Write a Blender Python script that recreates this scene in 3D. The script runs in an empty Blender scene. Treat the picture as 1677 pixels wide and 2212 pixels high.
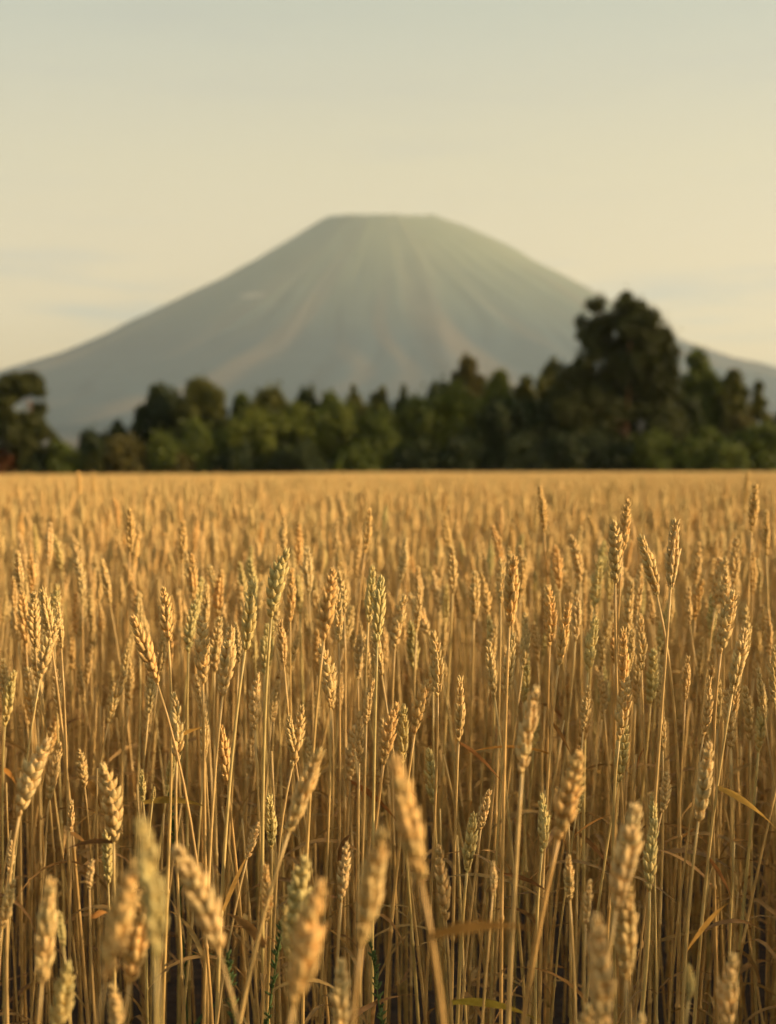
import bpy, math, random
import numpy as np
from mathutils import Vector, Matrix, noise

R = math.radians
random.seed(7)
rng = np.random.default_rng(11)
scn = bpy.context.scene
COL = scn.collection

# ------------------------------------------------------------------ camera
CAM_Z = 1.03
F = 3212.0            # focal length in units of a 1677 x 2212 picture
HZ = 1018.0           # picture row of eye level
cam_d = bpy.data.cameras.new('camera')
cam = bpy.data.objects.new('camera', cam_d)
COL.objects.link(cam)
scn.camera = cam
cam_d.sensor_fit = 'VERTICAL'
cam_d.sensor_height = 36.0
cam_d.sensor_width = 27.3
cam_d.lens = 36.0 * F / 2212.0
cam_d.clip_start = 0.05
cam_d.clip_end = 90000.0
PITCH = math.atan((1106.0 - HZ) / F)
cam.location = (0, 0, CAM_Z)
cam.rotation_euler = (math.pi / 2 - PITCH, 0, 0)
cam_d.dof.use_dof = True
cam_d.dof.focus_distance = 1.9
cam_d.dof.aperture_fstop = 4.6
cam_d.dof.aperture_blades = 0

# ------------------------------------------------------------------ light
SUN_AZ, SUN_EL = 97.0, 17.0       # degrees clockwise from the view direction, degrees up
world = bpy.data.worlds.new('World')
scn.world = world
world.use_nodes = True
nt = world.node_tree
nt.nodes.clear()
def wn(t, **k):
    n = nt.nodes.new(t)
    for a, b in k.items():
        setattr(n, a, b)
    return n
sky = wn('ShaderNodeTexSky', sky_type='NISHITA', sun_disc=False, sun_elevation=R(SUN_EL),
         sun_rotation=R(SUN_AZ), altitude=200.0, air_density=1.0, dust_density=2.5, ozone_density=1.0)
geo = wn('ShaderNodeTexCoord')
sep = wn('ShaderNodeSeparateXYZ')
nt.links.new(geo.outputs['Generated'], sep.inputs[0])
ramp = wn('ShaderNodeValToRGB')            # evening haze in the low sky, the same all the way round
cr = ramp.color_ramp
cr.elements[0].position = 0.0
cr.elements[0].color = (0.735, 0.425, 0.115, 1)
cr.elements[1].position = 1.0
cr.elements[1].color = (0.30, 0.335, 0.29, 1)
for p, c in ((0.06, (0.80, 0.455, 0.11)), (0.12, (0.80, 0.49, 0.115)), (0.20, (0.715, 0.51, 0.14)), (0.27, (0.575, 0.475, 0.20)), (0.33, (0.455, 0.435, 0.218))):
    e = cr.elements.new(p)
    e.color = (*c, 1)
nt.links.new(sep.outputs['Z'], ramp.inputs[0])
# thin grey cloud bars near the horizon
mp = wn('ShaderNodeMapping')
mp.inputs['Scale'].default_value = (3.4, 3.4, 34.0)
mp.inputs['Location'].default_value = (7.3, 1.4, 2.2)
nt.links.new(geo.outputs['Generated'], mp.inputs[0])
ns = wn('ShaderNodeTexNoise')
ns.inputs['Scale'].default_value = 1.6
ns.inputs['Detail'].default_value = 5.0
ns.inputs['Roughness'].default_value = 0.55
nt.links.new(mp.outputs[0], ns.inputs['Vector'])
cl = wn('ShaderNodeMapRange')
cl.inputs['From Min'].default_value = 0.50
cl.inputs['From Max'].default_value = 0.68
cl.inputs['To Max'].default_value = 1.0
nt.links.new(ns.outputs['Fac'], cl.inputs['Value'])
band = wn('ShaderNodeMapRange')
band.inputs['From Min'].default_value = 0.105
band.inputs['From Max'].default_value = 0.16
band.inputs['To Min'].default_value = 1.0
band.inputs['To Max'].default_value = 0.16
nt.links.new(sep.outputs['Z'], band.inputs['Value'])
mul = wn('ShaderNodeMath', operation='MULTIPLY')
nt.links.new(cl.outputs[0], mul.inputs[0])
nt.links.new(band.outputs[0], mul.inputs[1])
cmix = wn('ShaderNodeMix', data_type='RGBA')
cmix.inputs['B'].default_value = (0.42, 0.32, 0.175, 1)
nt.links.new(mul.outputs[0], cmix.inputs['Factor'])
nt.links.new(ramp.outputs[0], cmix.inputs['A'])
bg1 = wn('ShaderNodeBackground')
bg1.inputs['Strength'].default_value = 0.05
bg2 = wn('ShaderNodeBackground')
bg2.inputs['Strength'].default_value = 0.375
nt.links.new(sky.outputs[0], bg1.inputs[0])
nt.links.new(cmix.outputs['Result'], bg2.inputs[0])
addw = wn('ShaderNodeAddShader')
out = wn('ShaderNodeOutputWorld')
nt.links.new(bg1.outputs[0], addw.inputs[0])
nt.links.new(bg2.outputs[0], addw.inputs[1])
nt.links.new(addw.outputs[0], out.inputs['Surface'])

sun_d = bpy.data.lights.new('sun', 'SUN')
sun_d.energy = 5.0
sun_d.angle = R(1.6)
sun_d.color = (1.0, 0.71, 0.40)
sun = bpy.data.objects.new('sun', sun_d)
COL.objects.link(sun)
sdir = Vector((math.sin(R(SUN_AZ)) * math.cos(R(SUN_EL)), math.cos(R(SUN_AZ)) * math.cos(R(SUN_EL)), math.sin(R(SUN_EL))))
sun.rotation_euler = (-sdir).to_track_quat('-Z', 'Y').to_euler()

scn.view_settings.view_transform = 'Standard'
scn.view_settings.look = 'None'
scn.view_settings.gamma = 1.0
scn.view_settings.exposure = 1.06
scn.cycles.use_denoising = True
scn.cycles.use_adaptive_sampling = True
scn.cycles.adaptive_threshold = 0.03
scn.cycles.max_bounces = 6
scn.cycles.diffuse_bounces = 4
scn.cycles.transmission_bounces = 4
scn.cycles.volume_bounces = 0
scn.cycles.transparent_max_bounces = 8
scn.cycles.caustics_reflective = False
scn.cycles.caustics_refractive = False

# ------------------------------------------------------------------ helpers
def lerp(a, b, t):
    return a + (b - a) * t
def smooth(a, b, x):
    t = min(1.0, max(0.0, (x - a) / (b - a)))
    return t * t * (3 - 2 * t)
def gz(x, y):
    """height of the field: the far side falls away a little"""
    return -0.52 * smooth(35, 140, y) * min(1.0, max(0.0, (-x * 140.0 / max(y, 30) - 2) / 34.0)) + 0.05 * smooth(60, 140, y) * min(1, max(0, x / 30))
def px(x, y, d):
    """point at depth d that the 1677 x 2212 picture shows at x, y"""
    cx, cy = (x - 838.5) / F, -(y - 1106.0) / F
    c, s = math.cos(PITCH), math.sin(PITCH)
    dy, dz = c + cy * s, -s + cy * c
    k = d / dy
    return Vector((cx * k, d, CAM_Z + dz * k))
class MB:
    """collects vertices, faces, material slots and a few vertex values"""
    def __init__(self):
        self.v, self.f, self.m, self.var, self.tip = [], [], [], [], []
    def tube(self, pts, rad, sides=6, mat=0, var=0.0, cap=True):
        n0 = len(self.v)
        n = len(pts)
        for i, p in enumerate(pts):
            t = (pts[min(i + 1, n - 1)] - pts[max(i - 1, 0)])
            if t.length < 1e-9:
                t = Vector((0, 0, 1))
            t.normalize()
            u = t.cross(Vector((0.31, 1, 0.17)))
            u.normalize()
            w = t.cross(u)
            for k in range(sides):
                a = 2 * math.pi * k / sides
                self.v.append(p + (u * math.cos(a) + w * math.sin(a)) * rad[i])
                self.var.append(var)
                self.tip.append(i / max(1, n - 1))
        for i in range(n - 1):
            for k in range(sides):
                a = n0 + i * sides + k
                b = n0 + i * sides + (k + 1) % sides
                self.f.append((a, b, b + sides, a + sides))
                self.m.append(mat)
        if cap:
            self.f.append(tuple(n0 + (n - 1) * sides + k for k in range(sides)))
            self.m.append(mat)
    def lobe(self, base, d, length, r, side=None, sides=5, mat=0, var=0.0, flat=0.8, rings=((0.0, 0.35), (0.28, 1.0), (0.62, 0.78))):
        d = d.normalized()
        u = d.cross(side if side is not None else Vector((0.2, 0.9, 0.1)))
        if u.length < 1e-6:
            u = d.cross(Vector((1, 0, 0)))
        u.normalize()
        w = d.cross(u)
        n0 = len(self.v)
        for t, rr in rings:
            for k in range(sides):
                a = 2 * math.pi * k / sides
                self.v.append(base + d * (t * length) + u * (math.cos(a) * r * rr) + w * (math.sin(a) * r * rr * flat))
                self.var.append(var)
                self.tip.append(t)
        self.v.append(base + d * length)
        self.var.append(var)
        self.tip.append(1.0)
        top = len(self.v) - 1
        nr = len(rings)
        for i in range(nr - 1):
            for k in range(sides):
                a = n0 + i * sides + k
                b = n0 + i * sides + (k + 1) % sides
                self.f.append((a, b, b + sides, a + sides))
                self.m.append(mat)
        for k in range(sides):
            self.f.append((n0 + (nr - 1) * sides + k, n0 + (nr - 1) * sides + (k + 1) % sides, top))
            self.m.append(mat)
    def ribbon(self, pts, wid, side, mat=0, var=0.0, fold=0.25, twist=0.0):
        """a leaf blade with a shallow V section"""
        n0 = len(self.v)
        n = len(pts)
        for i, p in enumerate(pts):
            t = (pts[min(i + 1, n - 1)] - pts[max(i - 1, 0)]).normalized()
            s = (side - t * side.dot(t)).normalized()
            s = Matrix.Rotation(twist * i / (n - 1), 3, t) @ s
            nn = t.cross(s)
            w = wid[i]
            for q in (-1, 0, 1):
                self.v.append(p + s * (q * w) + nn * (abs(q) * w * fold))
                self.var.append(var)
                self.tip.append(i / (n - 1))
        for i in range(n - 1):
            for q in range(2):
                a = n0 + i * 3 + q
                self.f.append((a, a + 1, a + 4, a + 3))
                self.m.append(mat)
    def mesh(self, name, mats, smooth_shade=True):
        me = bpy.data.meshes.new(name)
        me.from_pydata([tuple(p) for p in self.v], [], self.f)
        for m in mats:
            me.materials.append(m)
        me.polygons.foreach_set('material_index', self.m)
        if smooth_shade:
            me.polygons.foreach_set('use_smooth', [True] * len(self.f))
        a = me.attributes.new('var', 'FLOAT', 'POINT')
        a.data.foreach_set('value', self.var)
        a = me.attributes.new('tip', 'FLOAT', 'POINT')
        a.data.foreach_set('value', self.tip)
        me.update()
        return me
def link(name, data, parent=None, **props):
    o = bpy.data.objects.new(name, data)
    COL.objects.link(o)
    if parent is not None:
        o.parent = parent
    for k, v in props.items():
        o[k] = v
    return o

# ------------------------------------------------------------------ materials
def new_mat(name):
    m = bpy.data.materials.new(name)
    m.use_nodes = True
    m.node_tree.nodes.clear()
    return m, m.node_tree
def nd(t, typ, **k):
    n = t.nodes.new(typ)
    for a, b in k.items():
        setattr(n, a, b)
    return n
def plant_mat(name, cols, tipcol, tipamt, rough=0.55, trans=0.25, nscale=90.0, spec=0.25, namt=0.35):
    """dry plant tissue: a colour picked per plant, a paler or darker tip, fine mottling"""
    m, t = new_mat(name)
    L = t.links.new
    oi = nd(t, 'ShaderNodeObjectInfo')
    at = nd(t, 'ShaderNodeAttribute', attribute_name='var')
    tp = nd(t, 'ShaderNodeAttribute', attribute_name='tip')
    ad = nd(t, 'ShaderNodeMath', operation='ADD')
    fr = nd(t, 'ShaderNodeMath', operation='FRACT')
    L(oi.outputs['Random'], ad.inputs[0])
    L(at.outputs['Fac'], ad.inputs[1])
    L(ad.outputs[0], fr.inputs[0])
    rp = nd(t, 'ShaderNodeValToRGB')
    el = rp.color_ramp.elements
    el[0].position, el[0].color = 0.0, (*cols[0], 1)
    el[1].position, el[1].color = 1.0, (*cols[-1], 1)
    for i, c in enumerate(cols[1:-1]):
        e = el.new((i + 1) / (len(cols) - 1))
        e.color = (*c, 1)
    L(fr.outputs[0], rp.inputs[0])
    tm = nd(t, 'ShaderNodeMath', operation='MULTIPLY')
    tm.inputs[1].default_value = tipamt
    L(tp.outputs['Fac'], tm.inputs[0])
    mx = nd(t, 'ShaderNodeMix', data_type='RGBA')
    mx.inputs['B'].default_value = (*tipcol, 1)
    L(tm.outputs[0], mx.inputs['Factor'])
    L(rp.outputs[0], mx.inputs['A'])
    tc = nd(t, 'ShaderNodeTexCoord')
    no = nd(t, 'ShaderNodeTexNoise')
    no.inputs['Scale'].default_value = nscale
    no.inputs['Detail'].default_value = 3.0
    L(tc.outputs['Object'], no.inputs['Vector'])
    mr = nd(t, 'ShaderNodeMapRange')
    mr.inputs['From Min'].default_value = 0.25
    mr.inputs['From Max'].default_value = 0.75
    mr.inputs['To Min'].default_value = 1.0 - namt
    mr.inputs['To Max'].default_value = 1.0 + namt
    L(no.outputs['Fac'], mr.inputs['Value'])
    v = nd(t, 'ShaderNodeVectorMath', operation='SCALE')
    L(mx.outputs['Result'], v.inputs[0])
    L(mr.outputs[0], v.inputs['Scale'])
    v2 = nd(t, 'ShaderNodeVectorMath', operation='MULTIPLY')    # per-object tint
    L(v.outputs[0], v2.inputs[0])
    L(oi.outputs['Color'], v2.inputs[1])
    p = nd(t, 'ShaderNodeBsdfPrincipled')
    p.inputs['Roughness'].default_value = rough
    p.inputs['Specular IOR Level'].default_value = spec
    L(v2.outputs[0], p.inputs['Base Color'])
    o = nd(t, 'ShaderNodeOutputMaterial')
    if trans > 0:
        tr = nd(t, 'ShaderNodeBsdfTranslucent')
        L(v2.outputs[0], tr.inputs['Color'])
        ms = nd(t, 'ShaderNodeMixShader')
        ms.inputs[0].default_value = trans
        L(p.outputs[0], ms.inputs[1])
        L(tr.outputs[0], ms.inputs[2])
        L(ms.outputs[0], o.inputs['Surface'])
    else:
        L(p.outputs[0], o.inputs['Surface'])
    return m
M_EAR = plant_mat('wheat_husk', [(0.60, 0.385, 0.13), (0.64, 0.42, 0.155), (0.57, 0.40, 0.145), (0.53, 0.395, 0.15), (0.62, 0.39, 0.125)], (0.72, 0.53, 0.25), 0.5, 0.7, 0.15, 220.0, 0.15, 0.30)
M_STEM = plant_mat('wheat_straw', [(0.62, 0.41, 0.145), (0.54, 0.34, 0.11), (0.65, 0.45, 0.17), (0.48, 0.285, 0.09), (0.57, 0.42, 0.15), (0.44, 0.25, 0.08)], (0.65, 0.47, 0.19), 0.35, 0.45, 0.18, 45.0, 0.35, 0.30)
M_LEAF = plant_mat('dry_wheat_leaf', [(0.42, 0.26, 0.09), (0.31, 0.17, 0.06), (0.46, 0.31, 0.10), (0.24, 0.125, 0.05)], (0.40, 0.23, 0.08), 0.4, 0.6, 0.35, 60.0, 0.2, 0.4)
M_WEED = plant_mat('green_weed', [(0.07, 0.12, 0.035), (0.10, 0.14, 0.04)], (0.12, 0.15, 0.05), 0.4, 0.6, 0.3, 60.0, 0.2, 0.3)
def crown_mat(name, cols):
    return plant_mat(name, cols, cols[-1], 0.0, 0.6, 0.22, 0.6, 0.2, 0.25)
M_CROWN = {
    'green': crown_mat('leaf_green', [(0.0663, 0.0884, 0.0133), (0.0996, 0.1205, 0.0172), (0.0796, 0.0991, 0.0172)]),
    'bright': crown_mat('leaf_fresh_green', [(0.0996, 0.1205, 0.0152), (0.1361, 0.1500, 0.0190), (0.0913, 0.1098, 0.0172)]),
    'dark': crown_mat('leaf_dark_green', [(0.0259, 0.0379, 0.0112), (0.0415, 0.0536, 0.0138), (0.0311, 0.0424, 0.0156)]),
    'olive': crown_mat('leaf_olive', [(0.078, 0.080, 0.014), (0.108, 0.104, 0.019), (0.066, 0.074, 0.014)]),
    'brown': crown_mat('leaf_olive_brown', [(0.096, 0.078, 0.017), (0.078, 0.070, 0.016), (0.110, 0.092, 0.020)]),
    'red': crown_mat('leaf_russet', [(0.1620, 0.0469, 0.0138), (0.1296, 0.0402, 0.0121), (0.1231, 0.0580, 0.0156)]),
    'pine': crown_mat('pine_needles', [(0.040, 0.048, 0.011), (0.066, 0.070, 0.014), (0.048, 0.056, 0.013)]),
}
def bark_mat(name, c1, c2):
    m, t = new_mat(name)
    L = t.links.new
    tc = nd(t, 'ShaderNodeTexCoord')
    mp_ = nd(t, 'ShaderNodeMapping')
    mp_.inputs['Scale'].default_value = (6, 6, 1.2)
    L(tc.outputs['Object'], mp_.inputs[0])
    no = nd(t, 'ShaderNodeTexNoise')
    no.inputs['Scale'].default_value = 2.0
    no.inputs['Detail'].default_value = 5.0
    L(mp_.outputs[0], no.inputs['Vector'])
    mx = nd(t, 'ShaderNodeMix', data_type='RGBA')
    mx.inputs['A'].default_value = (*c1, 1)
    mx.inputs['B'].default_value = (*c2, 1)
    L(no.outputs['Fac'], mx.inputs['Factor'])
    p = nd(t, 'ShaderNodeBsdfPrincipled')
    p.inputs['Roughness'].default_value = 0.85
    L(mx.outputs['Result'], p.inputs['Base Color'])
    bp = nd(t, 'ShaderNodeBump')
    bp.inputs['Strength'].default_value = 0.6
    bp.inputs['Distance'].default_value = 0.05
    L(no.outputs['Fac'], bp.inputs['Height'])
    L(bp.outputs[0], p.inputs['Normal'])
    o = nd(t, 'ShaderNodeOutputMaterial')
    L(p.outputs[0], o.inputs['Surface'])
    return m
M_BARK = bark_mat('bark_grey_brown', (0.09, 0.06, 0.04), (0.16, 0.11, 0.07))
M_PINEBARK = bark_mat('bark_orange_pine', (0.20, 0.10, 0.05), (0.36, 0.18, 0.08))

def ground_mat():
    m, t = new_mat('soil')
    L = t.links.new
    tc = nd(t, 'ShaderNodeTexCoord')
    no = nd(t, 'ShaderNodeTexNoise')
    no.inputs['Scale'].default_value = 14.0
    no.inputs['Detail'].default_value = 8.0
    L(tc.outputs['Object'], no.inputs['Vector'])
    r = nd(t, 'ShaderNodeValToRGB')
    r.color_ramp.elements[0].position = 0.3
    r.color_ramp.elements[0].color = (0.022, 0.013, 0.008, 1)
    r.color_ramp.elements[1].position = 0.7
    r.color_ramp.elements[1].color = (0.06, 0.036, 0.02, 1)
    L(no.outputs['Fac'], r.inputs[0])
    big = nd(t, 'ShaderNodeSeparateXYZ')            # farmland turns to meadow beyond the field edge
    L(tc.outputs['Object'], big.inputs[0])
    mr = nd(t, 'ShaderNodeMapRange')
    mr.inputs['From Min'].default_value = 139.0
    mr.inputs['From Max'].default_value = 142.0
    L(big.outputs['Y'], mr.inputs['Value'])
    mx = nd(t, 'ShaderNodeMix', data_type='RGBA')
    mx.inputs['B'].default_value = (0.05, 0.06, 0.02, 1)
    L(mr.outputs[0], mx.inputs['Factor'])
    L(r.outputs[0], mx.inputs['A'])
    p = nd(t, 'ShaderNodeBsdfPrincipled')
    p.inputs['Roughness'].default_value = 0.95
    L(mx.outputs['Result'], p.inputs['Base Color'])
    bp = nd(t, 'ShaderNodeBump')
    bp.inputs['Strength'].default_value = 0.8
    bp.inputs['Distance'].default_value = 0.03
    L(no.outputs['Fac'], bp.inputs['Height'])
    L(bp.outputs[0], p.inputs['Normal'])
    o = nd(t, 'ShaderNodeOutputMaterial')
    L(p.outputs[0], o.inputs['Surface'])
    return m

# ------------------------------------------------------------------ ground
def axis(lims):
    out_ = []
    for a, b, n in lims:
        out_ += [a + (b - a) * i / n for i in range(n)]
    return out_ + [lims[-1][1]]
gx = axis([(-8900, -2000, 4), (-2000, -120, 4), (-120, 120, 40), (120, 2000, 4), (2000, 8900, 4)])
gy = axis([(-2900, -200, 3), (-200, 0, 4), (0, 160, 40), (160, 1000, 6), (1000, 15900, 6)])
gv = [(x, y, gz(x, min(y, 160)) if abs(x) <= 120 and y <= 1000 else (-0.5 if x < 0 else 0.0)) for y in gy for x in gx]
gf = []
nx = len(gx)
for j in range(len(gy) - 1):
    for i in range(nx - 1):
        gf.append((j * nx + i, j * nx + i + 1, (j + 1) * nx + i + 1, (j + 1) * nx + i))
gm = bpy.data.meshes.new('ground')
gm.from_pydata(gv, [], gf)
gm.materials.append(ground_mat())
link('ground', gm, kind='structure')

# ------------------------------------------------------------------ mountain
MD = 9000.0
MS = MD / F
def prof(pts):
    rs = [abs(x - 828) * MS for x, y in pts] + [2950, 3800, 5000, 6400]
    hs = [(HZ - y) * MS for x, y in pts] + [395, 235, 105, -5]
    return rs, hs
PL = prof([(728, 463), (704, 471), (640, 510), (560, 560), (480, 605), (400, 645), (330, 680), (230, 730), (150, 765), (60, 795), (0, 815)])
PR = prof([(928, 463), (955, 473), (1000, 490), (1060, 515), (1110, 540), (1150, 565), (1230, 605), (1290, 640), (1380, 690), (1460, 735), (1560, 775), (1677, 810)])
NT, NR = 420, 110
mv, mf, mg = [], [], []
mcx = (828 - 838.5) * MS
radii = [0, 90, 180, 240, 290] + [300 + (6400 - 300) * ((i + 1) / (NR - 5)) ** 1.35 for i in range(NR - 5)]
for j, r in enumerate(radii):
    for i in range(NT):
        th = 2 * math.pi * i / NT
        c, s = math.cos(th), math.sin(th)
        w = 0.5 + 0.5 * c
        if r < 295:
            h = 1540 - 60 * smooth(290, 60, r) + (4 * math.sin(th * 3 + 0.6) + 6 * math.sin(th * 7 + 1)) * (r / 290)
        else:
            h = float(np.interp(r, *PR)) * w + float(np.interp(r, *PL)) * (1 - w)
            amp = 26 * smooth(500, 2000, r) * (1 - smooth(3000, 6000, r)) + 3
            wob = 0.35 * noise.noise(Vector((c * 2.2, s * 2.2, r / 900)))
            k = th + wob * smooth(300, 2500, r) * 0.5
            g = abs(noise.noise(Vector((math.cos(k) * 7, math.sin(k) * 7, r / 2600)))) * 2.0
            g2 = abs(noise.noise(Vector((math.cos(k) * 16, math.sin(k) * 16, r / 1500 + 5)))) * 2.0
            h += amp * (0.95 * g + 0.55 * g2 - 0.75)
            h += 3 * math.sin(th * 3 + 0.6) * smooth(900, 300, r)
            h += 7 * noise.noise(Vector((c * r / 150, s * r / 150, 2)))
        k2 = th + 0.10 * noise.noise(Vector((c * 3, s * 3, r / 900)))
        mg.append(0.5 + 0.62 * noise.noise(Vector((math.cos(k2) * 9, math.sin(k2) * 9, r / 2400 + 9))) + 0.22 * noise.noise(Vector((math.cos(k2) * 24, math.sin(k2) * 24, r / 900))))
        if s < 0:                       # the near rim is breached and lower
            h *= 1 + s * min(r, 2600) / MD * (1 - smooth(3200, 5500, r))
        mv.append((mcx + r * c, MD + r * s, h))
for j in range(len(radii) - 1):
    for i in range(NT):
        a, b = j * NT + i, j * NT + (i + 1) % NT
        mf.append((a, b, b + NT, a + NT))
mm = bpy.data.meshes.new('mountain')
mm.from_pydata(mv, [], mf)
mm.polygons.foreach_set('use_smooth', [True] * len(mf))
ga = mm.attributes.new('ridge', 'FLOAT', 'POINT')
ga.data.foreach_set('value', mg)
def mountain_mat():
    m, t = new_mat('mountain_slope')
    L = t.links.new
    tc = nd(t, 'ShaderNodeTexCoord')
    sp = nd(t, 'ShaderNodeSeparateXYZ')
    L(tc.outputs['Object'], sp.inputs[0])
    mpx = nd(t, 'ShaderNodeMapping')
    mpx.inputs['Scale'].default_value = (1 / 230, 1 / 230, 1 / 2400)
    L(tc.outputs['Object'], mpx.inputs[0])
    no = nd(t, 'ShaderNodeTexNoise')
    no.inputs['Scale'].default_value = 1.0
    no.inputs['Detail'].default_value = 5.0
    no.inputs['Distortion'].default_value = 0.6
    L(mpx.outputs[0], no.inputs['Vector'])
    # forest below, grassy scree above, its paler colour also standing in for mist
    el = nd(t, 'ShaderNodeMapRange')
    el.inputs['From Min'].default_value = 650.0
    el.inputs['From Max'].default_value = 1250.0
    L(sp.outputs['Z'], el.inputs['Value'])
    hi = nd(t, 'ShaderNodeMix', data_type='RGBA')
    hi.inputs['A'].default_value = (0.014, 0.036, 0.052, 1)
    hi.inputs['B'].default_value = (0.12, 0.14, 0.085, 1)
    L(el.outputs[0], hi.inputs['Factor'])
    st = nd(t, 'ShaderNodeMapRange')
    st.inputs['From Min'].default_value = 0.46
    st.inputs['From Max'].default_value = 0.72
    st.inputs['To Max'].default_value = 0.5
    rg = nd(t, 'ShaderNodeAttribute', attribute_name='ridge')
    L(rg.outputs['Fac'], st.inputs['Value'])
    fade = nd(t, 'ShaderNodeMath', operation='MULTIPLY_ADD')
    L(el.outputs[0], fade.inputs[0])
    fade.inputs[1].default_value = -0.7
    fade.inputs[2].default_value = 1.0
    stf = nd(t, 'ShaderNodeMath', operation='MULTIPLY')
    L(st.outputs[0], stf.inputs[0])
    L(fade.outputs[0], stf.inputs[1])
    mx = nd(t, 'ShaderNodeMix', data_type='RGBA')
    mx.inputs['B'].default_value = (0.155, 0.112, 0.072, 1)
    L(stf.outputs[0], mx.inputs['Factor'])
    L(hi.outputs['Result'], mx.inputs['A'])
    p = nd(t, 'ShaderNodeBsdfPrincipled')
    sb = nd(t, 'ShaderNodeVectorMath', operation='SUBTRACT')       # small pale cloud painted into the slope colour
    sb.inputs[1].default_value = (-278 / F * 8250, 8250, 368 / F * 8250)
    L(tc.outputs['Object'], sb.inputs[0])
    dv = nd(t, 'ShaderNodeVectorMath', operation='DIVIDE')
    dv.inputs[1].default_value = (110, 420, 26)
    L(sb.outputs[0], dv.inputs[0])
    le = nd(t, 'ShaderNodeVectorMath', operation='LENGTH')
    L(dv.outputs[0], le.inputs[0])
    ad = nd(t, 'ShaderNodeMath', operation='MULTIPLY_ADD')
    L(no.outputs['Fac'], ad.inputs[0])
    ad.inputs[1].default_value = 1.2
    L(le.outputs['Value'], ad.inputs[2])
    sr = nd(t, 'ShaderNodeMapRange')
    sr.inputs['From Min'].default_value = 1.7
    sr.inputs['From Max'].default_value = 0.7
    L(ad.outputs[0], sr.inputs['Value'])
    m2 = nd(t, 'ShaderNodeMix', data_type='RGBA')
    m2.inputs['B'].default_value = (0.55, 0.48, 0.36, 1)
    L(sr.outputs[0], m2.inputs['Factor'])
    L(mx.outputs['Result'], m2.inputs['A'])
    p.inputs['Roughness'].default_value = 0.95
    p.inputs['Specular IOR Level'].default_value = 0.1
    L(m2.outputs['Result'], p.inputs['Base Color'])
    o = nd(t, 'ShaderNodeOutputMaterial')
    L(p.outputs[0], o.inputs['Surface'])
    return m
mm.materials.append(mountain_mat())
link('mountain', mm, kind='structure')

# ------------------------------------------------------------------ trees
def crown_mesh(name, clumps, mat, lsize=0.30, cover=1.2):
    """clumps: (x, y, z, rx, ry, rz) in metres; leaf sprays spread through each clump"""
    P, S, V, NRM = [], [], [], []
    fine = []
    for (x, y, z, rx, ry, rz) in clumps:
        for k in range(15):
            d = rng.normal(size=3)
            d *= rng.random() ** 0.5 * 0.84 / np.linalg.norm(d)
            f = rng.uniform(0.20, 0.56)
            fine.append((x + d[0] * rx, y + d[1] * ry, z + d[2] * rz, rx * f * 0.9, ry * f * 0.9, rz * f * rng.uniform(1.0, 1.9)))
    for (x, y, z, rx, ry, rz) in fine:
        rm = (rx * ry * rz) ** (1 / 3)
        n = max(10, int(cover * 4 * math.pi * rm * rm / (0.42 * lsize * lsize)))
        d = rng.normal(size=(n, 3))
        d /= np.linalg.norm(d, axis=1)[:, None]
        rr = rng.random(n) ** 0.45 * (1 + 0.42 * rng.normal(size=n) * (rng.random(n) < 0.35))
        lump = 1 + 0.22 * np.sin(d[:, 0] * 5 + x) * np.sin(d[:, 2] * 6 + z) + 0.15 * np.sin(d[:, 1] * 9 + d[:, 2] * 7)
        q = d * (rr * lump)[:, None] * np.array([rx, ry, rz])
        P.append(q + np.array([x, y, z]))
        NRM.append(d * 0.8 + rng.normal(size=(n, 3)) * 0.7)
        S.append(lsize * (0.6 + 0.8 * rng.random(n)))
        V.append(np.clip(rng.random() * 0.6 + 0.4 * rng.random(n), 0, 0.99))
    P, NRM, S, V = np.concatenate(P), np.concatenate(NRM), np.concatenate(S), np.concatenate(V)
    keep = P[:, 2] > 0.05
    P, NRM, S, V = P[keep], NRM[keep], S[keep], V[keep]
    n = len(P)
    NRM /= np.linalg.norm(NRM, axis=1)[:, None]
    a = np.cross(NRM, rng.normal(size=(n, 3)))
    a /= np.linalg.norm(a, axis=1)[:, None]
    b = np.cross(NRM, a)
    l, w = S[:, None] * 0.62, S[:, None] * 0.34
    vs = np.stack([P - a * l, P + b * w + NRM * w * 0.3, P + a * l, P - b * w + NRM * w * 0.3], 1).reshape(-1, 3)
    me = bpy.data.meshes.new(name)
    me.vertices.add(4 * n)
    me.vertices.foreach_set('co', vs.ravel())
    me.loops.add(4 * n)
    me.loops.foreach_set('vertex_index', np.arange(4 * n))
    me.polygons.add(n)
    me.polygons.foreach_set('loop_start', np.arange(n) * 4)
    me.polygons.foreach_set('loop_total', np.full(n, 4))
    me.materials.append(mat)
    at = me.attributes.new('var', 'FLOAT', 'POINT')
    at.data.foreach_set('value', np.repeat(V, 4))
    me.update()
    me.validate()
    return me
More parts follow.
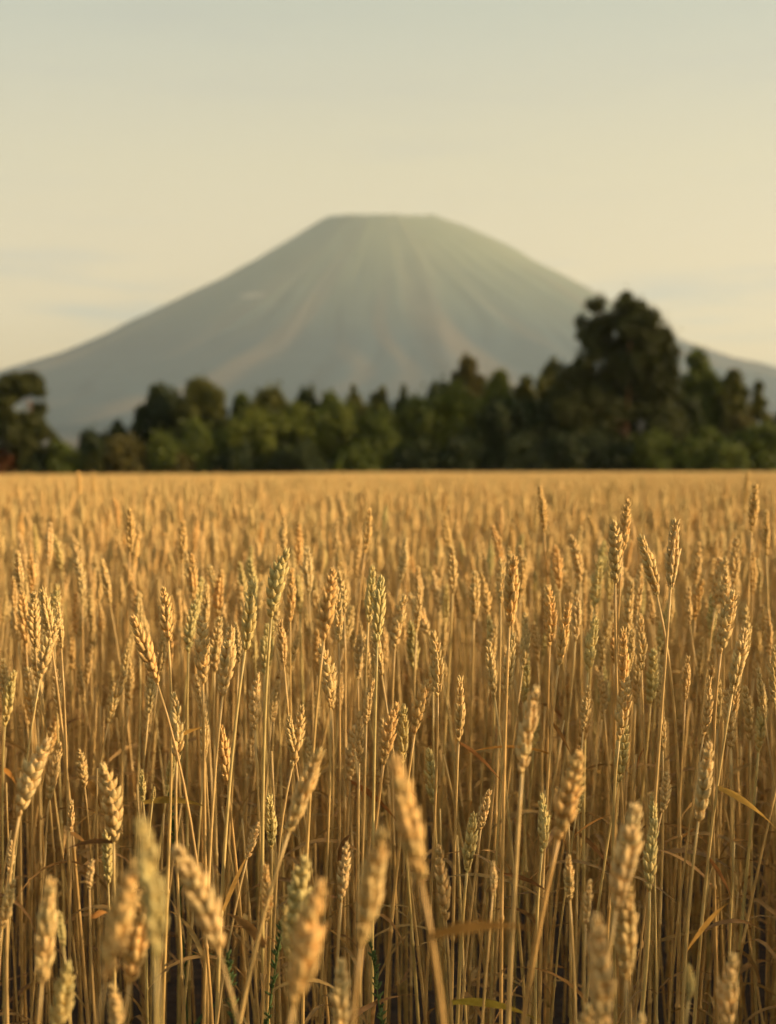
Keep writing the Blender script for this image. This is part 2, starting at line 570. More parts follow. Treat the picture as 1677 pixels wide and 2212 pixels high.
def trunk_mesh(name, height, r0, clumps, mat, bend=0.0, limbs=9):
    mb = MB()
    ph = random.random() * 6
    def spine(t):
        return Vector((bend * t * t * height + 0.12 * math.sin(t * 5 + ph) * r0 * 4, 0.1 * math.sin(t * 4 + ph), height * t))
    pts = [spine(i / 10) for i in range(11)]
    mb.tube(pts, [r0 * (1.25 if i == 0 else 1) * (1 - 0.85 * i / 10) + 0.02 for i in range(11)], 8)
    cs = sorted(clumps, key=lambda c: -c[3])[:limbs]
    for c in cs:
        e = Vector(c[:3])
        t = min(0.92, max(0.15, (e.z - 0.25 * math.hypot(e.x, e.y) - 0.3) / height))
        s = spine(t)
        if (e - s).length < 0.4:
            continue
        mid = s.lerp(e, 0.5) + Vector((0, 0, 0.12 * (e - s).length))
        rr = max(0.03, r0 * (1 - 0.8 * t) * 0.45)
        mb.tube([s, s.lerp(mid, 0.5) + Vector((0, 0, 0.03)), mid, mid.lerp(e, 0.5), e], [rr, rr * 0.85, rr * 0.65, rr * 0.45, rr * 0.2], 5)
    return mb.mesh(name, [mat])
def tree(name, cat, label, x, d, clumps, tone, r0, th, group=None, bark=M_BARK, lsize=0.30, cover=1.2, bend=0.0, limbs=9, trunk='trunk'):
    X = (x - 838.5) * d / F
    root = link(name, None, label=label, category=cat)
    root.empty_display_size = 0.5
    root.location = (X, d, gz(X, min(d, 160)))
    if group:
        root['group'] = group
    link('crown' if trunk == 'trunk' else 'foliage', crown_mesh(name + '_crown', clumps, M_CROWN[tone], lsize, cover), root)
    link(trunk, trunk_mesh(name + '_trunk', th, r0, clumps, bark, bend, limbs), root)
    return root
def from_px(lst, x, d, depth=0.8):
    """clumps given in picture pixels (cx, cy, rx, ry[, depth offset in m])"""
    s = d / F
    X = (x - 838.5) * s
    g = gz(X, min(d, 160))
    out_ = []
    for c in lst:
        cx, cy, rx, ry = c[:4]
        dy = c[4] if len(c) > 4 else random.uniform(-1.6, 1.6)
        out_.append(((cx - x) * s, dy, CAM_Z + (HZ - cy) * s - g, rx * s * 1.12, max(rx, ry) * s * depth, ry * s * 1.15))
    return out_
def grow(kind, w, h, base=0.0):
    """clumps filling a crown outline w wide and h high (metres)"""
    out_ = []
    if kind == 'cone':
        n = max(7, int(h / 0.8))
        for i in range(n):
            t = (i + 0.3) / n
            z = lerp(base + 0.5, h - 0.35, t)
            rw = 0.5 * w * (1 - t) ** 0.85 + 0.22
            k = 1 if t > 0.85 else 3 if t > 0.5 else 4
            for j in range(k):
                a = 2 * math.pi * j / k + i * 1.1 + random.uniform(-0.3, 0.3)
                q = rw * 0.55 if k > 1 else 0
                out_.append((math.cos(a) * q, math.sin(a) * q, z + random.uniform(-0.2, 0.2), rw * 0.62, rw * 0.62, max(0.4, 0.55 * h / n + 0.25)))
        return out_
    n = 16 if kind == 'broad' else 13
    for i in range(n):
        t = (i + 0.5) / n
        if kind == 'broad':
            z = lerp(base + 0.12 * h, h * 0.90, t)
            e = math.sin(math.pi * min(1, max(0.0, (t * 0.80 + 0.20)))) ** 0.6
        else:
            z = lerp(0.12 * h, h * 0.85, t)
            e = math.sqrt(max(0.05, 1 - (t * 0.95) ** 2))
        a = i * 2.4 + random.uniform(-0.4, 0.4)
        rc = w * random.uniform(0.18, 0.27) * (0.75 + 0.25 * e)
        q = max(0, 0.5 * w * e - rc * 0.8) * random.uniform(0.65, 1.05)
        out_.append((math.cos(a) * q, math.sin(a) * q, z, rc, rc, rc * random.uniform(0.8, 1.15)))
    rc = w * 0.15
    out_.append((random.uniform(-0.08, 0.08) * w, 0, h - rc * 1.15, rc, rc, rc * 1.25))
    return out_

TREES = [
    # name, category, kind, x, depth, top row, width, tone, label
    ('shrub', 'shrub', 'shrub', 14, 141.5, 984, 74, 'red', 'russet red shrub at the foot of the flat-topped pine'),
    ('shrub', 'shrub', 'shrub', 138, 141.8, 958, 78, 'green', 'small green shrub just beside the flat-topped pine'),
    ('shrub', 'shrub', 'shrub', 208, 141.2, 978, 56, 'olive', 'yellowish low shrub below the small square-topped dark tree'),
    ('broadleaf_tree', 'tree', 'broad', 197, 150, 938, 64, 'dark', 'small dark tree with a square flat top beside a pointed conifer'),
    ('conifer_tree', 'tree', 'cone', 254, 152, 905, 76, 'dark', 'small dark pointed conifer standing alone before the big tree clump'),
    ('shrub', 'shrub', 'shrub', 275, 142.3, 944, 100, 'brown', 'rounded brownish olive shrub in front of the small pointed conifer'),
    ('broadleaf_tree', 'tree', 'broad', 348, 155, 830, 92, 'dark', 'tall dark round-topped tree beginning the clump after the small conifer'),
    ('broadleaf_tree', 'tree', 'broad', 312, 154, 878, 52, 'dark', 'narrow dark tree on the outer edge of the tall dark round-topped tree'),
    ('shrub', 'shrub', 'shrub', 352, 143, 945, 92, 'green', 'green bush in front of the tall dark round-topped tree'),
    ('broadleaf_tree', 'tree', 'broad', 430, 152, 824, 96, 'olive', 'broad olive tree, highest of the clump after the small conifer'),
    ('broadleaf_tree', 'tree', 'broad', 470, 151, 842, 56, 'olive', 'slim sunlit olive tree against the shoulder of the highest olive tree'),
    ('broadleaf_tree', 'tree', 'shrub', 430, 144.5, 925, 118, 'green', 'wide green bushy tree in front of the highest olive tree'),
    ('broadleaf_tree', 'tree', 'broad', 523, 154, 848, 62, 'green', 'narrow dark green tree in the dip after the slim sunlit olive tree'),
    ('broadleaf_tree', 'tree', 'broad', 585, 152, 843, 86, 'olive', 'olive brown tree under the mountain flank between two green trees'),
    ('broadleaf_tree', 'tree', 'broad', 540, 146, 900, 116, 'bright', 'fresh green bushy tree in front of the dip and olive brown tree'),
    ('broadleaf_tree', 'tree', 'broad', 662, 156, 842, 72, 'dark', 'flat-topped dark tree between the olive brown tree and olive conifer'),
    ('broadleaf_tree', 'tree', 'broad', 638, 147, 884, 112, 'bright', 'fresh green bushy tree in front of the flat-topped dark tree'),
    ('broadleaf_tree', 'tree', 'broad', 712, 155, 846, 62, 'green', 'green tree filling the gap before the olive conifer'),
    ('conifer_tree', 'tree', 'cone', 764, 153, 824, 84, 'olive', 'pointed olive conifer standing up from the middle of the tree line'),
    ('broadleaf_tree', 'tree', 'broad', 738, 147, 876, 112, 'bright', 'fresh green bushy tree in front of the olive conifer'),
    ('broadleaf_tree', 'tree', 'broad', 816, 156, 838, 62, 'olive', 'pale-topped tree between the olive conifer and the dark spire'),
    ('conifer_tree', 'tree', 'cone', 871, 155, 828, 60, 'dark', 'narrow dark spire of a conifer below the summit of the mountain'),
    ('broadleaf_tree', 'tree', 'broad', 822, 146, 898, 102, 'green', 'green bushy tree in front of the pale-topped tree'),
    ('broadleaf_tree', 'tree', 'broad', 902, 147, 870, 104, 'green', 'dark green bushy tree in front of the narrow dark spire'),
    ('broadleaf_tree', 'tree', 'broad', 958, 156, 820, 84, 'dark', 'low dark tree leaning on the flank of the round-crowned brown pine'),
    ('pine_tree', 'tree', 'broad', 1010, 158, 776, 84, 'brown', 'round-crowned brownish pine rising above the middle of the tree line'),
    ('broadleaf_tree', 'tree', 'broad', 985, 148, 858, 124, 'bright', 'wide fresh green tree in front of the round-crowned brownish pine'),
    ('broadleaf_tree', 'tree', 'broad', 1077, 150, 804, 80, 'bright', 'fresh green peaked tree next to the round-crowned brownish pine'),
    ('conifer_tree', 'tree', 'broad', 1130, 151, 808, 58, 'olive', 'yellow green peaked tree between fresh green tree and pale olive tree'),
    ('broadleaf_tree', 'tree', 'broad', 1078, 146, 872, 112, 'dark', 'dark bushy tree in front of the fresh green peaked tree'),
    ('broadleaf_tree', 'tree', 'broad', 1186, 160, 773, 66, 'olive', 'pale olive tree behind, just before the tallest pine'),
    ('broadleaf_tree', 'tree', 'broad', 1155, 146, 872, 102, 'dark', 'darkest bushy tree standing before the pale olive tree'),
    ('conifer_tree', 'tree', 'broad', 1512, 152, 758, 86, 'green', 'pointed dark green tree next to the tallest pine'),
    ('broadleaf_tree', 'tree', 'broad', 1578, 151, 794, 72, 'olive', 'olive tree sloping down beyond the pointed dark green tree'),
    ('conifer_tree', 'tree', 'broad', 1636, 150, 826, 42, 'olive', 'spiky small tree at the low end of the olive tree'),
    ('broadleaf_tree', 'tree', 'broad', 1690, 155, 886, 50, 'dark', 'dark tree cut by the picture edge beside the spiky small tree'),
    ('broadleaf_tree', 'tree', 'broad', 1480, 149, 845, 84, 'dark', 'dark tree squeezed between the tallest pine and pointed green tree'),
    ('shrub', 'shrub', 'shrub', 1602, 146, 902, 112, 'brown', 'golden brown sunlit bush below the olive tree'),
    ('shrub', 'shrub', 'shrub', 1418, 141.5, 956, 118, 'green', 'dark green hedge bush at the foot of the tallest pine'),
    ('shrub', 'shrub', 'shrub', 1530, 141.5, 950, 136, 'green', 'dark green hedge bush below the pointed dark green tree'),
    ('shrub', 'shrub', 'shrub', 1640, 141.5, 930, 120, 'green', 'dark green hedge bush at the picture edge, highest of the three hedge bushes'),
    ('shrub', 'shrub', 'shrub', 1235, 143, 950, 130, 'dark', 'very dark bush before the darkest bushy tree and the tallest pine'),
    ('shrub', 'shrub', 'shrub', 1335, 142.4, 972, 124, 'dark', 'very dark low bush hiding the foot of the tallest pine'),
    ('shrub', 'shrub', 'shrub', 905, 142.6, 985, 112, 'dark', 'low dark bush edging the wheat below the narrow dark spire'),
    ('shrub', 'shrub', 'shrub', 1008, 142.8, 978, 122, 'dark', 'low dark bush edging the wheat below the round-crowned brownish pine'),
    ('shrub', 'shrub', 'shrub', 1118, 142.5, 975, 126, 'dark', 'low dark bush edging the wheat below the yellow green peaked tree'),
    ('shrub', 'shrub', 'shrub', 780, 142.7, 988, 120, 'green', 'low green bush edging the wheat below the olive conifer'),
    ('shrub', 'shrub', 'shrub', 520, 142.6, 982, 120, 'dark', 'low dark bush edging the wheat below the dip in the trees'),
    ('shrub', 'shrub', 'shrub', 70, 142.0, 988, 80, 'dark', 'low dark bush hiding the trunk foot of the flat-topped pine'),
    ('shrub', 'shrub', 'shrub', 655, 142, 990, 118, 'dark', 'low dark olive bush edging the wheat below the flat-topped dark tree'),
    ('shrub', 'shrub', 'shrub', 392, 141.4, 992, 56, 'brown', 'little brownish shrub edging the wheat below the highest olive tree'),
]
for name, cat, kind, x, d, top, w, tone, label in TREES:
    s = d / F
    X = (x - 838.5) * s
    h = CAM_Z + (HZ - top) * s - gz(X, min(d, 160))
    W = w * s * (1.42 if kind == 'shrub' else 1.66)
    cl_ = grow(kind, W, h, 0.0 if kind == 'shrub' else 0.05 * h)
    tree(name, cat, label, x, d, cl_, tone, 0.05 + 0.012 * h if kind != 'shrub' else 0.04, h * (0.86 if kind != 'shrub' else 0.6),
         'shrubs along the field edge' if kind == 'shrub' and name == 'shrub' else 'trees beyond the field', trunk='stem' if name == 'shrub' else 'trunk')

# the flat-topped pine at the picture's edge and the tallest pine
lp = from_px([(48, 822, 40, 15), (10, 838, 34, 15), (78, 834, 18, 12), (-35, 850, 40, 18), (30, 852, 30, 13), (92, 850, 14, 8), (20, 876, 30, 12), (84, 884, 20, 12), (60, 835, 40, 16), (-5, 890, 34, 14), (-30, 905, 36, 20),
              (25, 915, 40, 24), (70, 910, 34, 24), (100, 935, 26, 24), (116, 955, 16, 16), (45, 950, 52, 26), (-20, 950, 40, 30),
              (85, 975, 34, 20), (20, 985, 40, 20), (60, 1000, 30, 14)], 62, 143)
tree('pine_tree', 'tree', 'flat-topped pine with a gap under its cap, cut by the picture edge', 62, 143, lp, 'pine', 0.20, 8.4,
     'trees beyond the field', M_PINEBARK, 0.27, 1.25, 0.02, 12)
tp_ = from_px([(1355, 650, 20, 20), (1350, 672, 34, 22), (1396, 690, 24, 24), (1388, 664, 14, 12), (1288, 662, 22, 18), (1318, 690, 18, 16), (1272, 700, 26, 20), (1262, 722, 18, 13),
               (1302, 730, 30, 22), (1375, 715, 42, 28), (1438, 728, 15, 20), (1415, 745, 34, 28), (1448, 775, 18, 22),
               (1368, 765, 36, 34, 1.2), (1410, 790, 40, 32), (1275, 772, 26, 14), (1248, 790, 34, 20), (1222, 806, 24, 16), (1310, 790, 20, 14), (1290, 812, 44, 26),
               (1230, 835, 40, 28), (1330, 830, 36, 28, 1.5), (1395, 830, 46, 32), (1448, 830, 24, 30), (1222, 880, 44, 34), (1285, 870, 44, 34),
               (1322, 880, 26, 30, 2.0), (1420, 880, 34, 30, 0.4), (1440, 900, 36, 30), (1205, 930, 50, 40), (1270, 930, 50, 36), (1325, 930, 30, 30, 1.8),
               (1414, 935, 34, 34, 0.6), (1455, 945, 34, 34), (1240, 980, 60, 30), (1310, 985, 50, 26, 0.5), (1385, 985, 44, 26, 0.8), (1450, 990, 40, 24), (1360, 915, 30, 40, 2.4), (1370, 870, 50, 40, 2.6), (1350, 955, 60, 40, 2.6), (1310, 760, 24, 20, 1.5), (1345, 700, 26, 24), (1340, 745, 22, 26, 1.8), (1240, 860, 40, 30), (1416, 870, 40, 38, 1.2), (1405, 755, 46, 44, 1.4), (1372, 690, 36, 34, 1.0), (1296, 712, 34, 30, 1.2), (1350, 802, 70, 34, 2.2), (1425, 840, 44, 54, 0.6), (1262, 845, 62, 42, 1.6), (1325, 905, 100, 44, 2.6), (1440, 800, 24, 36), (1385, 735, 46, 40, -0.6), (1380, 800, 48, 36, -0.8), (1268, 745, 22, 18), (1352, 988, 56, 26, -1.2), (1300, 935, 34, 30, -0.4), (1335, 800, 30, 22, -0.7), (1250, 905, 50, 36, -0.8), (1420, 905, 36, 34, -1.0)], 1356, 145)
tree('pine_tree', 'tree', 'tallest pine of the tree line, broad dark crown rising above the hedge', 1356, 145, tp_, 'pine', 0.32, 16.2,
     'trees beyond the field', M_PINEBARK, 0.27, 0.80, 0.0, 22)

# ------------------------------------------------------------------ wheat: shared pieces
def spikelet_mesh(name, seed, fat=1.0):
    """one spikelet: an outer husk, two flanking husks and a short inner one; base at origin, pointing up +Z, outward is +X"""
    r_ = random.Random(seed)
    mb = MB()
    Y = Vector((0, 1, 0))
    def j(a):
        return r_.uniform(-a, a)
    prof_ = ((0, .35), (.26, 1), (.55, .86), (.80, .42))
    mb.lobe(Vector((0.0012, 0, 0)), Vector((0.42 + j(.10), j(.12), 1)), 0.0150 * (1 + j(.12)), 0.0034 * fat, Y, 6, 0, 0.0, 0.8, prof_)
    for s in (-1, 1):
        mb.lobe(Vector((0.0002, 0.0014 * s, 0.0004)), Vector((0.18 + j(.08), 0.40 * s + j(.10), 1)), 0.0146 * (1 + j(.14)), 0.0033 * fat, Y, 6, 0, 0.0, 0.8, prof_)
    mb.lobe(Vector((0.0004, 0, 0.0022)), Vector((0.14, j(.14), 1)), 0.0150, 0.0026 * fat, Y, 5, 0, 0.0, 0.9)
    # short bristles on the husks
    mb.lobe(Vector((0.0012, 0, 0)) + Vector((0.50, 0, 1)).normalized() * 0.0130, Vector((0.34, j(.3), 1)), 0.0036 + r_.random() * 0.004, 0.0006, Y, 3, 0, 0.0, 1.0, ((0, 1.0), (.5, .5)))
    return mb.mesh(name, [M_EAR])
SPK = [spikelet_mesh('spikelet', 100 + i) for i in range(6)]
def ear_layout(seed, n=19, length=0.086):
    """(matrix, spikelet mesh index) for each spikelet of an ear of that length; slightly twisted and bent axis"""
    r_ = random.Random(seed)
    bend = r_.uniform(-0.22, 0.22)
    twist = r_.uniform(-0.5, 0.5)
    out_ = []
    for i in range(n):
        t = i / (n - 1)
        z = 0.002 + t * (length - 0.0125) + r_.uniform(-0.0006, 0.0006)
        sc = (0.70 + 0.42 * smooth(0, 0.25, t)) * (1 - 0.42 * smooth(0.45, 1.0, t)) * r_.uniform(0.86, 1.12)
        side = 0 if i % 2 == 0 else math.pi
        a = bend * (t * t)
        m = Matrix.Translation((math.sin(bend) * 0.5 * length * t * t, 0, z)) @ Matrix.Rotation(a, 4, 'Y') @ Matrix.Rotation(side + twist * t + r_.uniform(-0.28, 0.28), 4, 'Z')
        if i == n - 1:
            m = m @ Matrix.Rotation(-0.28, 4, 'Y')
        if 0 < i < n - 3 and r_.random() < 0.012:      # a spikelet lost
            continue
        out_.append((m @ Matrix.Scale(sc, 4), r_.randrange(6)))
    pts = [Vector((math.sin(bend) * 0.5 * length * (k / 6) ** 2, 0, 0.93 * length * k / 6 * 0.9)) for k in range(7)]
    return out_, pts
NEAR_EARS = [ear_layout(200 + i, 15 + (i * 5) % 5) for i in range(20)]
def rachis_mesh(pts):
    mb = MB()
    mb.tube(pts, [0.0013, 0.0014, 0.0014, 0.0013, 0.0012, 0.001, 0.0008], 5)
    return mb.mesh('rachis', [M_EAR])
RACHIS = [rachis_mesh(l[1]) for l in NEAR_EARS]
def merge_into(mb, me, mat4, mat, var):
    n0 = len(mb.v)
    tips = [0.0] * len(me.vertices)
    me.attributes['tip'].data.foreach_get('value', tips)
    for v in me.vertices:
        mb.v.append(mat4 @ v.co)
    mb.tip += tips
    mb.var += [var] * len(me.vertices)
    for p in me.polygons:
        mb.f.append(tuple(n0 + i for i in p.vertices))
        mb.m.append(mat)
def joined_ear(mb, k, mat4, mat=0, var=0.0):
    for m, s in NEAR_EARS[k][0]:
        merge_into(mb, SPK[s], mat4 @ m, mat, var)
    merge_into(mb, RACHIS[k], mat4, mat, var)
def ear_mesh(k):
    mb = MB()
    joined_ear(mb, k, Matrix.Identity(4))
    return mb.mesh('ear', [M_EAR])
EAR_JOINED = [ear_mesh(k) for k in range(len(NEAR_EARS))]
def bez(p0, p1, p2, p3, n):
    out_ = []
    for i in range(n + 1):
        t = i / n
        out_.append(p0 * (1 - t) ** 3 + p1 * (3 * t * (1 - t) ** 2) + p2 * (3 * t * t * (1 - t)) + p3 * t ** 3)
    return out_
def stem_points(base, ax, n=14, sway=0.0):
    h = base.z
    p1 = Vector((sway, sway * 0.5, h * 0.40))
    p2 = base - ax * (h * 0.24)
    return bez(Vector((0, 0, 0)), p1, p2, base, n)
def stem_into(mb, pts, thick, r_, mat=0, var=0.0, sides=6):
    n = len(pts)
    rad = []
    joints = {int(n * 0.25), int(n * 0.55)}
    for i in range(n):
        t = i / (n - 1)
        r0 = lerp(0.0028, 0.0015, t ** 1.4) * thick
        rad.append(r0)
    P, Q = [], []
    for i in range(n):
        P.append(pts[i])
        Q.append(rad[i])
        if i in joints:        # a knot: a short swelling
            d = (pts[i + 1] - pts[i]).normalized()
            P += [pts[i] + d * 0.0025, pts[i] + d * 0.0055, pts[i] + d * 0.008]
            Q += [rad[i] * 1.45, rad[i] * 1.45, rad[i] * 0.98]
    mb.tube(P, Q, sides, mat, var)
def leaf_points(start, az, up, length, droop, n=9):
    d = Vector((math.cos(az), math.sin(az), 0))
    pts, p, a = [], Vector(start), up
    for i in range(n + 1):
        pts.append(p.copy())
        p = p + (d * math.cos(a) + Vector((0, 0, 1)) * math.sin(a)) * (length / n)
        a -= droop / n
    side = Vector((-d.y, d.x, 0))
    return pts, side
def leaf_widths(w, n):
    return [w * (0.55 + 0.45 * smooth(0, .3, i / n)) * (1 - 0.96 * smooth(0.35, 1.0, i / n)) for i in range(n + 1)]

# ------------------------------------------------------------------ wheat stalks the photograph lets one pick out
def c4(x, y): return (x / 1.048 / 1.8521, (1800 + y / 1.048) / 1.8521)
def c5(x, y): return ((1506 + x / 1.048) / 1.8521, (1800 + y / 1.048) / 1.8521)
def c6(x, y): return (x / 1.048 / 1.8521, (2800 + y / 1.048) / 1.8521)
def c7(x, y): return ((1506 + x / 1.048) / 1.8521, (2800 + y / 1.048) / 1.8521)
E = []
def add(fn, rows):
    for r in rows:
        E.append((fn(r[0], r[1]), fn(r[2], r[3]), r[4] if len(r) > 4 else 'g'))
# tones: g golden, o orange gold, p pale green-tinged, s straw, b brownish
add(c6, [(555, 655, 440, 1190, 'o'), (622, 760, 545, 1190, 'o'), (640, 480, 655, 1080, 'p'), (505, 1180, 490, 1440, 'g'), (770, 575, 920, 1060, 's'),
         (1340, 180, 1210, 560, 'g'), (1272, 640, 1235, 1060, 'p'), (1340, 740, 1230, 1290, 'o'), (1195, 850, 1215, 1100, 'p'), (1130, 690, 1118, 930, 'o'),
         (1592, 510, 1515, 1035, 'g'), (1425, 1090, 1430, 1440, 'g'), (215, 745, 175, 1200, 'g'), (292, 1090, 225, 1430, 'p'),
         (480, 255, 478, 600, 'g'), (452, 540, 455, 775, 'p'), (165, 140, 80, 490, 's'), (242, 45, 200, 240, 'o'), (236, 180, 206, 425, 'g'),
         (335, 200, 356, 365, 'g'), (300, 405, 297, 560, 's'), (590, 280, 602, 430, 'p'), (650, 360, 640, 430, 'p'), (735, 190, 700, 395, 'p'),
         (930, 80, 956, 362, 'o'), (1062, 90, 1042, 315, 's'), (1290, 25, 1225, 290, 'g'), (1345, -40, 1322, 130, 'g'), (1490, 100, 1470, 342, 's'),
         (1642, 8, 1608, 275, 'o'), (1080, 505, 1035, 672, 's'), (1140, 395, 1140, 625, 'p'), (1455, 590, 1432, 850, 's'), (375, 668, 376, 795, 's'),
         (58, 738, 8, 965, 'g'), (62, 590, 38, 745, 's'), (624, 0, 608, 182, 's'), (250, 880, 266, 1035, 'p'), (752, -38, 742, 262, 'g')])
add(c7, [(72, 230, 188, 765, 'o'), (262, 600, 292, 935, 'b'), (108, 10, 110, 275, 'p'), (222, 200, 240, 442, 'p'), (460, 358, 438, 545, 's'),
         (408, 458, 380, 725, 'p'), (668, 60, 660, 205, 'p'), (852, 188, 762, 592, 'o'), (862, 330, 838, 485, 'p'), (728, 400, 695, 645, 'p'),
         (1050, 90, 1008, 365, 'p'), (1240, 308, 1196, 475, 's'), (1158, 388, 1162, 565, 'p'), (1402, 170, 1350, 512, 's'), (1088, 430, 1005, 880, 's'),
         (1045, 740, 1048, 1175, 'g'), (915, 880, 955, 1400, 's'), (888, 748, 878, 942, 's'), (800, 648, 812, 842, 'g'), (500, 678, 488, 822, 's'),
         (1478, 1040, 1462, 1440, 's'), (1332, 1108, 1310, 1262, 'p'), (878, 1275, 865, 1600, 'g'), (1112, 1305, 1100, 1620, 's'), (1146, 500, 1146, 805, 'p')])
add(c4, [(562, 688, 662, 985, 'o'), (810, 428, 812, 642, 'o'), (424, 448, 462, 645, 'g'), (345, 448, 346, 645, 's'), (88, 338, 106, 505, 's'),
         (212, 698, 168, 962, 'g'), (105, 738, 122, 925, 'g'), (122, 905, 132, 1145, 'g'), (42, 918, 22, 1160, 'p'), (40, 558, 34, 722, 's'),
         (150, 608, 146, 765, 'p'), (95, 628, 100, 745, 's'), (292, 518, 238, 675, 's'), (562, 238, 545, 432, 'o'), (522, 348, 520, 470, 'o'),
         (666, 528, 672, 675, 's'), (776, 678, 774, 842, 'o'), (850, 688, 852, 985, 'g'), (910, 698, 900, 935, 'g'), (968, 728, 934, 1035, 'g'),
         (904, 478, 912, 685, 'g'), (930, 588, 938, 775, 's'), (906, 306, 904, 445, 's'), (1072, 548, 1028, 845, 'p'), (1036, 458, 1030, 605, 's'),
         (1166, 408, 1138, 705, 'p'), (1222, 488, 1218, 722, 'o'), (1255, 298, 1250, 485, 'o'), (1284, 398, 1296, 605, 's'), (1398, 478, 1358, 802, 'o'),
         (1330, 738, 1330, 935, 'o'), (1380, 808, 1386, 1085, 'g'), (1406, 288, 1400, 452, 's'), (1380, 188, 1392, 300, 's'), (1556, 238, 1530, 435, 'o'),
         (1582, 328, 1570, 475, 'g'), (1562, 478, 1545, 725, 'p'), (1615, 578, 1616, 715, 'o'), (1582, 818, 1570, 995, 'p'), (702, 748, 694, 905, 'b'),
         (644, 938, 618, 1135, 's'), (826, 288, 814, 432, 'o'), (766, 288, 766, 475, 'o'), (750, 208, 756, 320, 'o'), (1096, 298, 1090, 420, 'o'),
         (506, 915, 455, 1145, 'g'), (260, 205, 254, 330, 'g'), (494, 198, 496, 330, 'o'), (330, 84, 330, 190, 'o'), (392, 92, 394, 190, 'o')])
add(c5, [(690, 148, 704, 345, 'o'), (284, 258, 306, 425, 'o'), (326, 398, 320, 605, 'g'), (510, 308, 522, 495, 'o'), (572, 428, 558, 745, 'o'),
         (622, 448, 590, 645, 'o'), (132, 368, 98, 560, 's'), (96, 598, 78, 835, 'g'), (148, 588, 222, 785, 's'), (206, 608, 200, 730, 's'),
         (262, 488, 254, 645, 'o'), (296, 558, 288, 745, 'p'), (756, 388, 766, 585, 'o'), (840, 348, 852, 555, 'g'), (926, 446, 914, 665, 'p'),
         (820, 608, 830, 755, 'o'), (802, 638, 764, 905, 'o'), (988, 668, 942, 855, 'g'), (908, 688, 888, 935, 'p'), (1034, 718, 998, 865, 'o'),
         (1104, 678, 1112, 925, 'g'), (1054, 488, 1080, 655, 's'), (1168, 828, 1150, 1065, 'p'), (1116, 358, 1178, 615, 'g'), (1282, 528, 1302, 685, 's'),
         (1404, 598, 1406, 805, 'p'), (1478, 578, 1444, 855, 'g'), (1352, 378, 1340, 565, 'g'), (1516, 358, 1498, 565, 'g'), (1582, 418, 1580, 605, 'o'),
         (1636, 248, 1636, 445, 'o'), (1546, 88, 1546, 265, 'o'), (1590, 138, 1574, 345, 'o'), (1550, 738, 1492, 1025, 'g'), (1616, 648, 1600, 825, 's'),
         (1000, 288, 1002, 565, 'g'), (1046, 198, 1030, 445, 'o'), (1452, 348, 1428, 505, 'g'), (1252, 288, 1234, 585, 's'), (40, 568, 40, 715, 'o'),
         (726, 698, 700, 865, 'p'), (478, 688, 490, 905, 'p'), (428, 678, 432, 845, 's'), (946, 898, 952, 1105, 'p'), (1304, 348, 1300, 480, 's'),
         (358, 945, 345, 1225, 'g'), (266, 828, 226, 1020, 'o'), (202, 925, 160, 1195, 'o'), (636, 972, 610, 1360, 's'), (896, 1018, 850, 1270, 'o'),
         (1052, 935, 1018, 1220, 'g'), (1622, 1018, 1602, 1270, 'p'), (1296, 968, 1302, 1140, 's')])
print('traced ears', len(E))

TONE = {'g': (1.0, 1.0, 1.0), 'o': (1.07, 0.98, 0.88), 'p': (0.88, 0.99, 0.95), 's': (1.02, 1.02, 1.08), 'b': (0.88, 0.80, 0.75)}
TONE_WORD = {'g': 'golden', 'o': 'orange gold', 'p': 'green-tinged', 's': 'pale straw', 'b': 'brownish'}
EAR_LEN = 0.0875
PLANTS = []
for (tx, ty), (bx, by), tone in E:
    ln = math.hypot(tx - bx, ty - by)
    d = F * EAR_LEN / ln
    sc = 1.0
    drop = (ty - HZ) / F * d
    if drop > 0.40:
        d2 = max(0.40, 0.40) * F / (ty - HZ)
        sc = d2 / d
        d = d2
    elif drop < 0.0:
        d = max(d, 4.5)
        sc = d * ln / (F * EAR_LEN)
    PLANTS.append(dict(tip=px(tx, ty, d), base=px(bx, by, d), d=d, tone=tone, sc=sc, traced=True))
# further stalks standing among them
def clash(x, y, z):
    for p in PLANTS:
        if abs(p['tip'].x - x) < 0.022 and abs(p['tip'].y - y) < 0.03:
            return True
    return False
tries = 0
while len(PLANTS) < 300 and tries < 9000:
    tries += 1
    d = math.sqrt(random.uniform(1.9 ** 2, 4.3 ** 2))
    u = random.uniform(20, 1657)
    tipz = CAM_Z - random.gauss(0.19, 0.055)
    if tipz > CAM_Z - 0.07:
        continue
    X = (u - 838.5) / F * d
    if clash(X, d, tipz):
        continue
    lean = random.gauss(0, 0.07)
    L_ = EAR_LEN * random.uniform(0.82, 1.08)
    tip = Vector((X, d, tipz))
    axv = Vector((math.sin(lean), random.gauss(0, 0.08), 1)).normalized()
    PLANTS.append(dict(tip=tip, base=tip - axv * L_, d=d, tone=random.choice('ggoospps'), sc=L_ / EAR_LEN, traced=False))
PLANTS.sort(key=lambda p: p['d'])
N_SPLIT = 130           # ears near enough to tell the spikelets apart
def word_lean(p):
    a = p['tip'] - p['base']
    k = a.x / max(1e-4, a.z)
    return 'upright' if abs(k) < 0.06 else ('bent ' if abs(k) > 0.22 else 'leaning ') + ('left' if k < 0 else 'right')
